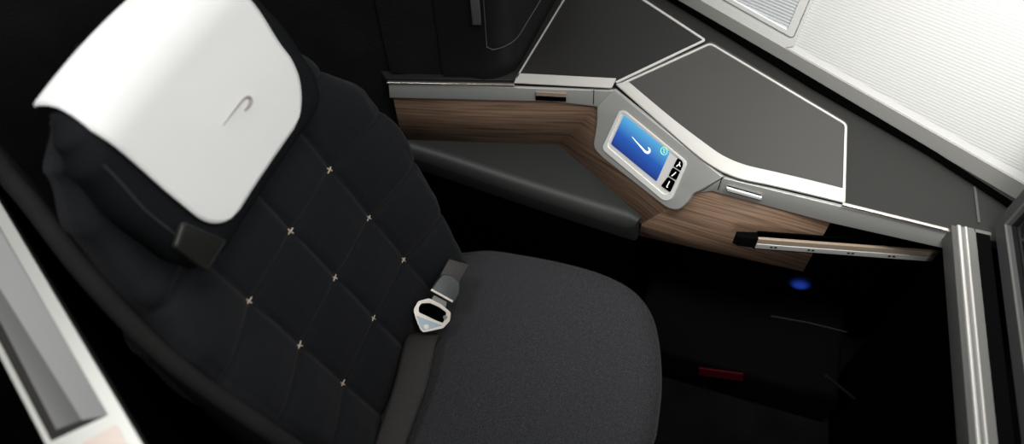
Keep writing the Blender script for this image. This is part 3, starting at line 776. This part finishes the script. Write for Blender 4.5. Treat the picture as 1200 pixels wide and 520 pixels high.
struct(wall_strip('trim_1', [(.700, .0065), (.783, .0065), (.7855, .002)], M['band']))
gk = K([(-0.0035,1.1791,0.7475), (0.3273,0.9901,0.7475), (0.6987,0.7727,0.7475), (0.9466,0.6408,0.7475), (1.1177,0.5312,0.7475), (1.1411,0.5363,0.7475), (0.9634,0.6510,0.7475), (0.7257,0.7866,0.7475), (0.3561,0.9986,0.7475), (0.0418,1.1922,0.7475)])
struct(prism('trim_2', gk, (0, 0, .002), M['gasket']))
# window surround and pleated blind
win = bpy.data.objects.new('window_1', None); COL.objects.link(win); win.location = wp_(.1, .95); struct(win)
so_ = [wp_(-.22, .782, .004), wp_(.305, .782, .004), wp_(.3255, .80, .004), wp_(.331, .95, .004), wp_(.331, 1.25, .004), wp_(-.22, 1.25, .004)]
si_ = [wp_(-.18, .820, .004), wp_(.312, .820, .004), wp_(.3165, .824, .004), wp_(.322, .95, .004), wp_(.322, 1.21, .004), wp_(-.18, 1.21, .004)]
fr_ = ring('window_frame', si_, [wp_(-.172, .831, .004), wp_(.296, .831, .004), wp_(.300, .834, .004), wp_(.305, .95, .004), wp_(.305, 1.20, .004), wp_(-.172, 1.20, .004)], nw*.004, M['white'], win)
su = ring('window_surround', so_, si_, nw*.0015, M['white'], win)
bl = [wp_(-.175, .828), wp_(.302, .828), wp_(.309, 1.205), wp_(-.175, 1.205)]
me = bpy.data.meshes.new('pleated_blind'); me.from_pydata([tuple(p+nw*.0045) for p in bl], [], [(0, 1, 2, 3)])
lay = me.uv_layers.new(name='UVMap'); an = math.radians(6)
bq_ = [(-.175, .828), (.302, .828), (.309, 1.205), (-.175, 1.205)]
for lp in me.loops:
    a, z = bq_[lp.vertex_index]; lay.data[lp.index].uv = (a*math.cos(an)+z*math.sin(an), -a*math.sin(an)+z*math.cos(an))
link('pleated_blind', me, M['pleat'], win)
# grey shadow line round the surround
tube('seam_line', [wp_(.12, .8175, .0062), wp_(.312, .8175, .0062), wp_(.319, .824, .0062), wp_(.3245, .95, .0062), wp_(.3245, 1.22, .0062)], .0011, M['band'], win)

# ================================================================== FLOOR AND BACK WALL (setting)
bm = bmesh.new(); box_bm(bm, (-1.6, -1.6, -.03), (1.9, 1.3, 0)); struct(from_bm('floor', bm, M['carpet']))
bm = bmesh.new(); prism_bm(bm, [V((-.25, .55, 0)), V((-.60, .46, 0)), V((-.85, .10, 0)), V((-.88, -.02, 0)), V((-.93, -.02, 0)), V((-.9, .14, 0)), V((-.64, .52, 0)), V((-.27, .62, 0))], (0, 0, 1.40)); struct(from_bm('wall_back', bm, M['cabfab']))

# ================================================================== LIGHT
w = bpy.data.worlds.new('cabin'); scene.world = w; w.use_nodes = True
w.node_tree.nodes['Background'].inputs[0].default_value = (.8, .9, 1, 1); w.node_tree.nodes['Background'].inputs[1].default_value = .05
def area(name, loc, target, size, power, color=(1, 1, 1), spread=180):
    l = bpy.data.lights.new(name, 'AREA'); l.energy = power; l.color = color; l.shape = 'RECTANGLE'
    l.size, l.size_y = size; l.spread = math.radians(spread)
    o = bpy.data.objects.new(name, l); COL.objects.link(o); o.location = loc
    o.rotation_euler = (V(target)-V(loc)).to_track_quat('-Z', 'Y').to_euler(); return o
area('overhead_light', (.45, .05, 2.5), (.3, .1, .5), (.5, .5), 8, (1, .985, .96))
area('window_wash', (.85, .10, 2.1), (1.0, .75, .9), (.5, .3), 8, (1, 1, .98), 90)
area('headrest_light', (-.62, -.15, 2.3), (-.30, 0, 1.2), (.6, .6), 3.6, (1, 1, 1), 100)
area('aisle_fill', (1.0, -.6, 2.3), (-.2, .05, 1.1), (.5, .5), 1.3, (1, 1, 1), 60)
area('low_aisle_fill', (.75, -.95, 1.25), (.65, .45, .62), (.4, .3), .75, (1, .98, .95), 60)
bl_ = bpy.data.lights.new('blue_glow', 'POINT'); bl_.energy = .012; bl_.color = (.03, .1, 1); bl_.shadow_soft_size = .02
bo_ = bpy.data.objects.new('blue_glow', bl_); COL.objects.link(bo_); bo_.location = lc+V((0, -.06, .01))

# ================================================================== CAMERA
cam = bpy.data.cameras.new('camera'); co = bpy.data.objects.new('camera', cam); COL.objects.link(co); scene.camera = co
yaw, pit, rol, F = 1.928, .95, .045, 852.4
f = V((math.cos(yaw)*math.cos(pit), math.sin(yaw)*math.cos(pit), -math.sin(pit))); r = V((math.sin(yaw), -math.cos(yaw), 0)); d = f.cross(r)
r2 = r*math.cos(rol)+d*math.sin(rol); d2 = -r*math.sin(rol)+d*math.cos(rol)
co.matrix_world = Matrix((( r2.x, -d2.x, -f.x, .463), (r2.y, -d2.y, -f.y, -.578), (r2.z, -d2.z, -f.z, 1.932), (0, 0, 0, 1)))
cam.sensor_width = 36; cam.lens = 36*F/1200; cam.clip_start = .01
cam.dof.use_dof = True; cam.dof.focus_distance = 1.55; cam.dof.aperture_fstop = 1.8
scene.view_settings.view_transform = 'Standard'; scene.view_settings.look = 'None'
